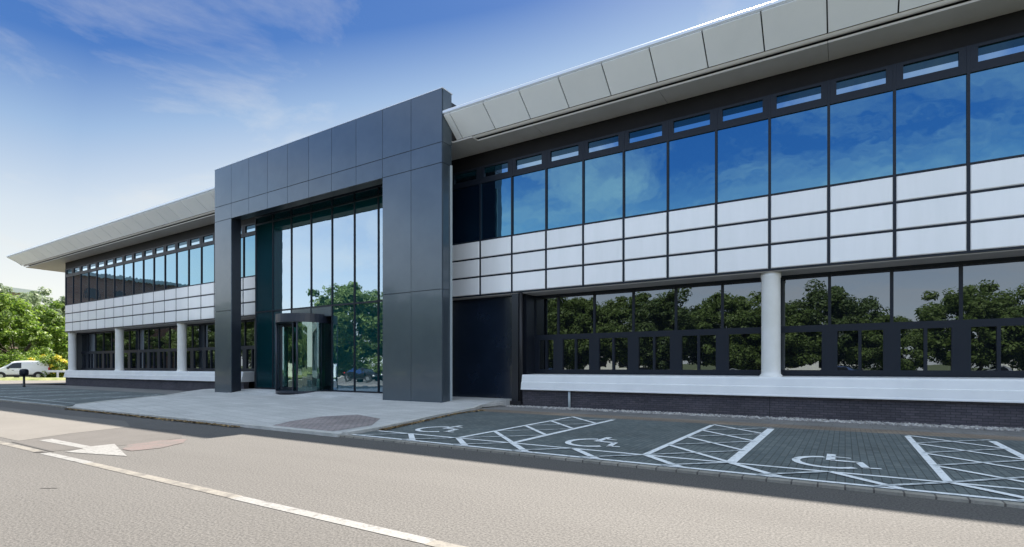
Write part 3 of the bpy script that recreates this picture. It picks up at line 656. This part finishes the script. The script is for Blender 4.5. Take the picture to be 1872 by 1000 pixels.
def shrub(px_, d, r_, h, leaf, label, seed, cat='shrub', group=None):
    x, y = at(px_, d); t = empty('shrub', (x, y, 0), label=label, cat=cat, group=group)
    me, cc = crown_mesh(seed, r_, r_, h * .55, h * .5, 40, 60, .12, clump=.4); me.materials.append(M['leaf_bright'])
    o = D.objects.new('foliage', me); S.collection.objects.link(o); o.parent = t
    if leaf:
        me, cc = crown_mesh(seed + 50, r_ * .95, r_ * .95, h * .5, h * .62, 26, 45, .11, clump=.3); me.materials.append(M['petal'])
        o = D.objects.new('blossom', me); S.collection.objects.link(o); o.parent = t
for i, (p_, d_, r_, h_, fl, lb) in enumerate(((86, 68, 1.6, 3.0, 1, 'yellow flowering shrub just behind the van tail'), (101, 68.5, 1.4, 2.7, 1, 'yellow flowering shrub, middle one of the three'),
        (116, 69, 1.3, 2.3, 1, 'yellow flowering shrub nearest the office corner'), (10, 70, 2.6, 3.1, 0, 'low green shrub behind the van bonnet'), (42, 70, 2.6, 3.4, 0, 'low green shrub behind the middle of the van roof'),
        (68, 71, 2.2, 3.3, 0, 'low green shrub behind the rear of the van roof'), (132, 72, 1.8, 2.6, 0, 'green shrub half hidden behind the office corner'))):
    shrub(p_, d_, r_, h_, fl, lb, 20 + i, group='shrubs behind the van')
# grass verge in front of the van
a = Vector((*at(-60, 60), 0)); b = Vector((*at(190, 60), 0)); c2 = Vector((*at(190, 63), 0)); d2 = Vector((*at(-60, 63), 0))
m = MB().add([a, b, c2, d2] + [p + Vector((0, 0, .26)) for p in (a * .985 + d2 * .015 + (d2 - a) * .2, b + (c2 - b) * .2, c2 - (c2 - b) * .1, d2 - (d2 - a) * .1)],
             [(0, 1, 5, 4), (1, 2, 6, 5), (2, 3, 7, 6), (3, 0, 4, 7), (4, 5, 6, 7)])
m.build('grass_verge', M['grass'], kind='structure')
# white rail fence by the shrubs
m = MB(); f0 = Vector((*at(83, 67), 0)); f1 = Vector((*at(150, 67), 0)); fd = (f1 - f0)
FE = empty('rail_fence', f0, label='low white rail fence between the van and the office', cat='fence')
def seg(m, a, b, z0, z1, w_=.05):
    n = (b - a).normalized().cross(Vector((0, 0, 1))) * w_
    p = [a - n, b - n, b + n, a + n]; m.add([(q_.x, q_.y, z0) for q_ in p] + [(q_.x, q_.y, z1) for q_ in p], [(0, 3, 2, 1), (4, 5, 6, 7), (0, 1, 5, 4), (1, 2, 6, 5), (2, 3, 7, 6), (3, 0, 4, 7)])
seg(m, Vector(), fd, .85, 1.12); m.build('rail', M['white'], FE)
for k in range(4):
    p = fd * (k / 3); MB().box(p.x - .12, p.x + .12, p.y - .08, p.y + .08, 0, .849).build('post', M['white'], FE)
# far building roof above the trees
x, y = at(-40, 140); FB = empty('distant_building', (x, y, 0), rad(20), label='distant brick block with flat grey roof above the trees', cat='building')
M['redbrick'] = brickmat('redbrick', (.3, .14, .09), (.24, .11, .075), (.3, .27, .24), .45, .15, .02, axes='XZ')
MB().box(-12, 9, -8, 8, 0, 21.2).build('wall', M['redbrick'], FB); MB().box(-13, 10, -9, 9, 21.2, 22.4).build('roof', M['pipe'], FB)
wn = MB()
for fl in range(5):
    for k in range(5): wn.box(-10.5 + 4 * k, -8.5 + 4 * k, -8.06, -7.9, 2 + 4 * fl, 4 + 4 * fl)
wn.build('windows', M['g_low'], FB)

# ---------------- bollard ----------------
x, y = -52.6, 14.2
BO = empty('bollard', (x, y, .03), label='dark round headed bollard at the far end of the bays', cat='bollard')
MB().cyl(0, 0, [(.09, 0), (.09, .06), (.075, .08), (.07, .85)], 18).build('post', M['black'], BO, True)
MB().cyl(0, 0, [(.1, .84), (.24, .88), (.27, .97), (.27, 1.2), (.23, 1.31), (.1, 1.36)], 24).build('lamp_head', M['frame'], BO, True)

# ---------------- vehicles ----------------
M['vanwhite'] = pmat('vanwhite', (.78, .79, .8), .25, coat=.6)
M['cardark'] = pmat('cardark', (.006, .006, .007), .6, spec=.15)
M['carsilver'] = pmat('carsilver', (.45, .47, .49), .25, metal=.6, coat=.8)
M['carblue'] = pmat('carblue', (.03, .06, .16), .22, coat=1)
M['carred'] = pmat('carred', (.3, .02, .02), .22, coat=1)
M['carglass'] = glass('carglass', (.35, .38, .4), (.008, .009, .01), .1, .6)
M['tyre'] = pmat('tyre', (.015, .015, .016), .8); M['rim'] = pmat('rim', (.35, .36, .37), .3, metal=.8)
M['tail'] = pmat('tail', (.5, .01, .015), .2, coat=1); M['lens'] = pmat('lens', (.75, .76, .75), .1, coat=1)
def shell(outline_low, outline_top, hw, hwt, zb, ztf):
    pass
def vehicle(name, loc, rz, paint, label, cat, kind='car', group=None):
    """nose towards local -X; length along X"""
    V = empty(name, loc, rz, label=label, cat=cat, group=group)
    if kind == 'van': st = [(-2.3, .55, .72), (-2.25, .4, .86), (-1.6, .38, 1.08), (-1.28, .36, 1.18), (-.62, .36, 1.78), (-.3, .36, 1.87), (.6, .35, 1.92), (1.9, .36, 1.9), (2.2, .38, 1.8), (2.34, .42, 1.1), (2.34, .48, .8)]; H = 1.05; W = .9; Wt = .74
    else: st = [(-2.2, .5, .62), (-2.1, .34, .76), (-1.5, .3, .9), (-1.0, .28, .96), (-.35, .28, 1.36), (.1, .28, 1.46), (.9, .28, 1.42), (1.5, .3, 1.12), (2.05, .36, 1.0), (2.15, .45, .7)]; H = .92; W = .88; Wt = .62
    rows = []
    for (x, zb, zt_) in st:
        ww = W * (1 - .16 * (abs(x) / 2.34) ** 4); hb = min(zt_ - .05, H); wt = ww - (ww - Wt) * max(0, (zt_ - H)) / (max(s_[2] for s_ in st) - H)
        half = [(0, zb), (ww * .93, zb), (ww, zb + .18), (ww, hb - .12), (ww * .985, hb)]
        half += [(wt + .02, zt_ - .1 if zt_ > H + .1 else zt_ - .03), (wt - .1, zt_), (0, zt_ + .02)]
        rows.append([(x, -a, b) for a, b in half] + [(x, a, b) for a, b in half[::-1][1:-1]])
    m = MB(); n = len(rows[0]); v = [p for r_ in rows for p in r_]; f = []
    for i in range(len(rows) - 1):
        for j in range(n): f.append((i * n + j, i * n + (j + 1) % n, (i + 1) * n + (j + 1) % n, (i + 1) * n + j))
    f.append(tuple(range(n))); f.append(tuple((len(rows) - 1) * n + j for j in range(n))[::-1])
    bo = m.add(v, f).build('body', M[paint], V, True); md = bo.modifiers.new('s', 'SUBSURF'); md.levels = 2; md.render_levels = 2
    if kind == 'van': win = [(-1.02, 1.12), (-.98, 1.2), (-.55, 1.62), (-.3, 1.68), (.12, 1.7), (.12, 1.12)]; ws = [(-1.24, 1.16), (-.68, 1.7)]
    else: win = [(-.85, .95), (-.3, 1.3), (.1, 1.38), (.85, 1.34), (1.25, 1.05), (1.2, .95)]; ws = [(-.98, .98), (-.4, 1.33)]
    for s_ in (-1, 1):
        zt_m = 1.9 if kind == 'van' else 1.46; m = MB()
        f_ = lambda z: s_ * ((W * .985) - (W * .985 - Wt) * max(0, z - H) / (zt_m - H) + .012)
        m.add([(x, f_(z), z) for x, z in win] + [(x, f_(z) - s_ * .05, z) for x, z in win], [tuple(range(len(win)))] + [(i, (i + 1) % len(win), len(win) + (i + 1) % len(win), len(win) + i) for i in range(len(win))])
        m.build('side_window', M['carglass'], V)
        MB().box(-.6 if kind == 'van' else -.1, -.42 if kind == 'van' else .08, *sorted((s_ * W * .995, s_ * (W + .03))), H - .16, H - .12).build('door_handle', M['black'], V)
        MB().box(-2.2, -1.98, *sorted((s_ * .45, s_ * .8)), .68, .84).build('headlight', M['lens'], V)
        xr = 2.2 if kind == 'van' else 2.02
        MB().box(xr, xr + .14, *sorted((s_ * .6, s_ * .79)), .78, 1.2 if kind == 'van' else .95).build('tail_light', M['tail'], V)
        MB().box(-.95, -.8, *sorted((s_ * (W), s_ * (W + .17))), H, H + .16).build('door_mirror', M['black'], V)
        for xw in (-1.42, 1.42):
            c = (xw, s_ * (W - .1), .32); t_ = MB().tube((xw, s_ * (W - .2), .32), (xw, s_ * (W + .012), .32), .32, .32, 24).build('wheel', M['tyre'], V)
            MB().tube((xw, s_ * (W - .1), .32), (xw, s_ * (W + .02), .32), .2, .18, 16).build('rim', M['rim'], t_)
            MB().tube((xw, s_ * (W - .3), .36), (xw, s_ * (W + .004), .36), .4, .4, 24).build('wheel_arch', M['black'], V)
    m = MB(); (xa, za), (xb, zb_) = ws; wa = W * .9; wb = Wt * .93
    m.add([(xa, -wa, za + .02), (xa, wa, za + .02), (xb, wb, zb_ + .03), (xb, -wb, zb_ + .03), (xa + .05, -wa, za - .02), (xa + .05, wa, za - .02), (xb + .05, wb, zb_), (xb + .05, -wb, zb_)],
          [(0, 3, 2, 1), (4, 5, 6, 7), (0, 1, 5, 4), (1, 2, 6, 5), (2, 3, 7, 6), (3, 0, 4, 7)]); m.build('windscreen', M['carglass'], V)
    MB().box(-1.2, 1.2, -W * .97, W * .97, .22, .4).build('underbody', M['black'], V)
    return V
x, y = at(36, 66); v_ = vehicle('delivery_van', (x, y, .05), rad(32.2 + 43), 'vanwhite', 'small white panel van parked before the green trees', 'van', 'van'); v_.scale = (1.2, 1.1, 1.18)
cars = [('parked_car', -38, -11.6, 'carsilver', 'silver car parked across the road opposite the revolving door'), ('parked_car', -17.5, -11.8, 'cardark', 'black car parked across the road, mirrored in the ground floor windows'),
        ('parked_car', -9, -11.7, 'carsilver', 'silver car parked across the road, seen in the lower windows'), ('parked_car', -1, -11.6, 'carblue', 'blue car parked across the road opposite the right column'),
        ('parked_car', -43.2, -2.6, 'cardark', 'black parked car with red tail light, mirrored low in the lobby glass'), ('parked_car', 9, -11.8, 'carsilver', 'pale silver car parked across the road opposite the right wing end'),
        ('parked_car', -28, -11.6, 'carblue', 'dark blue car parked across the road opposite the navy wall')]
for nm, x, y, pt, lb in cars: vehicle(nm, (x, y, 0), rad(4 if x != -43.2 else 178), pt, lb, 'car', group='cars parked across the road')

# ---------------- what stands across the road (mirrored in the glass) ----------------
MB().sheet([(-140, -80), (120, -80), (120, -15), (-140, -15)], .0).build('lawn', M['grass'], kind='structure')
MB().box(-92, 60, -15.15, -15.0, -.02, .11).build('far_kerb', M['kerb'], kind='structure')
protos = []
place = [(-118, -24, 1.2), (-104, -27, 2.0), (-90, -22, 1.4), (-76, -24, 1.7), (-65, -21, 2.0), (-54, -24, 1.6), (-46.5, -21, 1.5), (-39, -20, 1.5), (-32.5, -21, 1.45), (-27, -18.5, 1.35), (-21.5, -20.5, 1.4),
         (-15.8, -18.5, 1.3), (-10.6, -20, 1.28), (-6.2, -18.5, 1.05), (-1.8, -22, 1.3), (3.6, -19, .85), (9.8, -22, 1.2), (15.5, -20, 1.0), (22, -22, 1.1), (29, -21, 1.1)]
desc = ['medium tree farthest left of the row across the road', 'huge tree second from the left across the road', 'medium tree beside the red brick block', 'big tree mirrored at the right end of the left wing windows',
        'tallest tree, mirrored above the transom of the lobby glass', 'tall tree behind the black car with red tail light', 'tree right of the black car with red tail light', 'tree behind the black car with red tail light',
        'tree to the right of the silver car opposite the revolving door', 'tree behind the dark blue parked car', 'tree between the dark blue car and the second black car', 'tree behind the second black car',
        'tree behind the silver car opposite the lower windows', 'small tree just right of the silver car opposite the lower windows', 'tree straight behind the blue car near the camera', 'small tree right of the blue car near the camera',
        'tree behind the last silver car', 'small tree right of the last silver car', 'second tree from the right end of the row across the road', 'tree at the right end of the row across the road']
for i, (x, y, sc) in enumerate(place):
    k = i % 3; lb = 'leafy green ' + desc[i]
    if len(protos) <= k:
        t_, p_ = tree('roadside_tree', (x, y, 0), 31 + k, 3.9 + .3 * k, 3.9, 3.35, 3.75, ('leaf_mid', 'leaf_mid', 'leaf_dark')[k], lb, group='roadside trees across the road', nclump=210, per=190, ls=.115, clump=.2, trunk=.2, sc=sc); protos.append(p_)
    else: tree('roadside_tree', (x, y, 0), 0, 0, 0, 0, 0, None, lb, group='roadside trees across the road', proto=protos[k], rz_=i * 1.3, sc=sc)
def block(name, x0, x1, y0, y1, h, mat, label, floors=3):
    b = empty(name, ((x0 + x1) / 2, (y0 + y1) / 2, 0), label=label, cat='building'); lx, ly = (x1 - x0) / 2, (y1 - y0) / 2
    MB().box(-lx, lx, -ly, ly, 0, h).build('wall', M[mat], b); MB().box(-lx - .5, lx + .5, -ly - .5, ly + .5, h, h + .6).build('roof', M['pipe'], b)
    for side in ('y', 'x'):
        n = int((lx if side == 'y' else ly) * 2 / 4); 
        for fl in range(floors):
            z = 1.2 + (h - 1) / floors * fl
            for k in range(n):
                m = MB(); u = -(lx if side == 'y' else ly) + 1.2 + 4 * k
                if side == 'y': m.box(u, u + 1.8, ly - .1, ly + .05, z, z + 1.6)
                else: m.box(lx - .1, lx + .05, u, u + 1.8, z, z + 1.6)
                m.build('window', M['carglass'], b)
    return b
tree('roadside_tree', (-86, -5, 0), 0, 0, 0, 0, 0, None, 'leafy green tree in front of the red brick block, nearer the road', group='roadside trees across the road', proto=protos[0], rz_=2, sc=1.3)
tree('roadside_tree', (-93, 4, 0), 0, 0, 0, 0, 0, None, 'leafy green tree at the corner of the red brick block', group='roadside trees across the road', proto=protos[1], rz_=1, sc=1.35)
tree('roadside_tree', (-78, -12, 0), 0, 0, 0, 0, 0, None, 'leafy green tree right of the red brick block, close to the kerb', group='roadside trees across the road', proto=protos[2], rz_=1, sc=1.15)
tree('roadside_tree', (-69, -17, 0), 0, 0, 0, 0, 0, None, 'leafy green tree second right of the red brick block', group='roadside trees across the road', proto=protos[0], rz_=4, sc=1.2)
hg = empty('hedge', (-66, -18.5, 0), label='long clipped green hedge across the road behind the black car', cat='hedge')
hm_, _ = crown_mesh(77, 21, 1.5, 1.7, 1.5, 260, 130, .12, clump=.55, shell=.35); hm_.materials.append(M['leaf_mid'])
ho = D.objects.new('foliage', hm_); S.collection.objects.link(ho); ho.parent = hg
block('brick_block', -128, -102, -12, 6, 16, 'redbrick', 'red brick block left of the road, mirrored in the far upper windows', 4)
block('white_house', -12, 2, -42, -34, 5.5, 'white', 'low white building behind the trees across the road', 2)
block('white_house', 14, 34, -44, -34, 6, 'white', 'long low white building behind the trees, right of the camera', 2)
block('white_house', -42, -24, -44, -36, 5, 'column', 'cream low building behind the trees, left of the camera', 2)
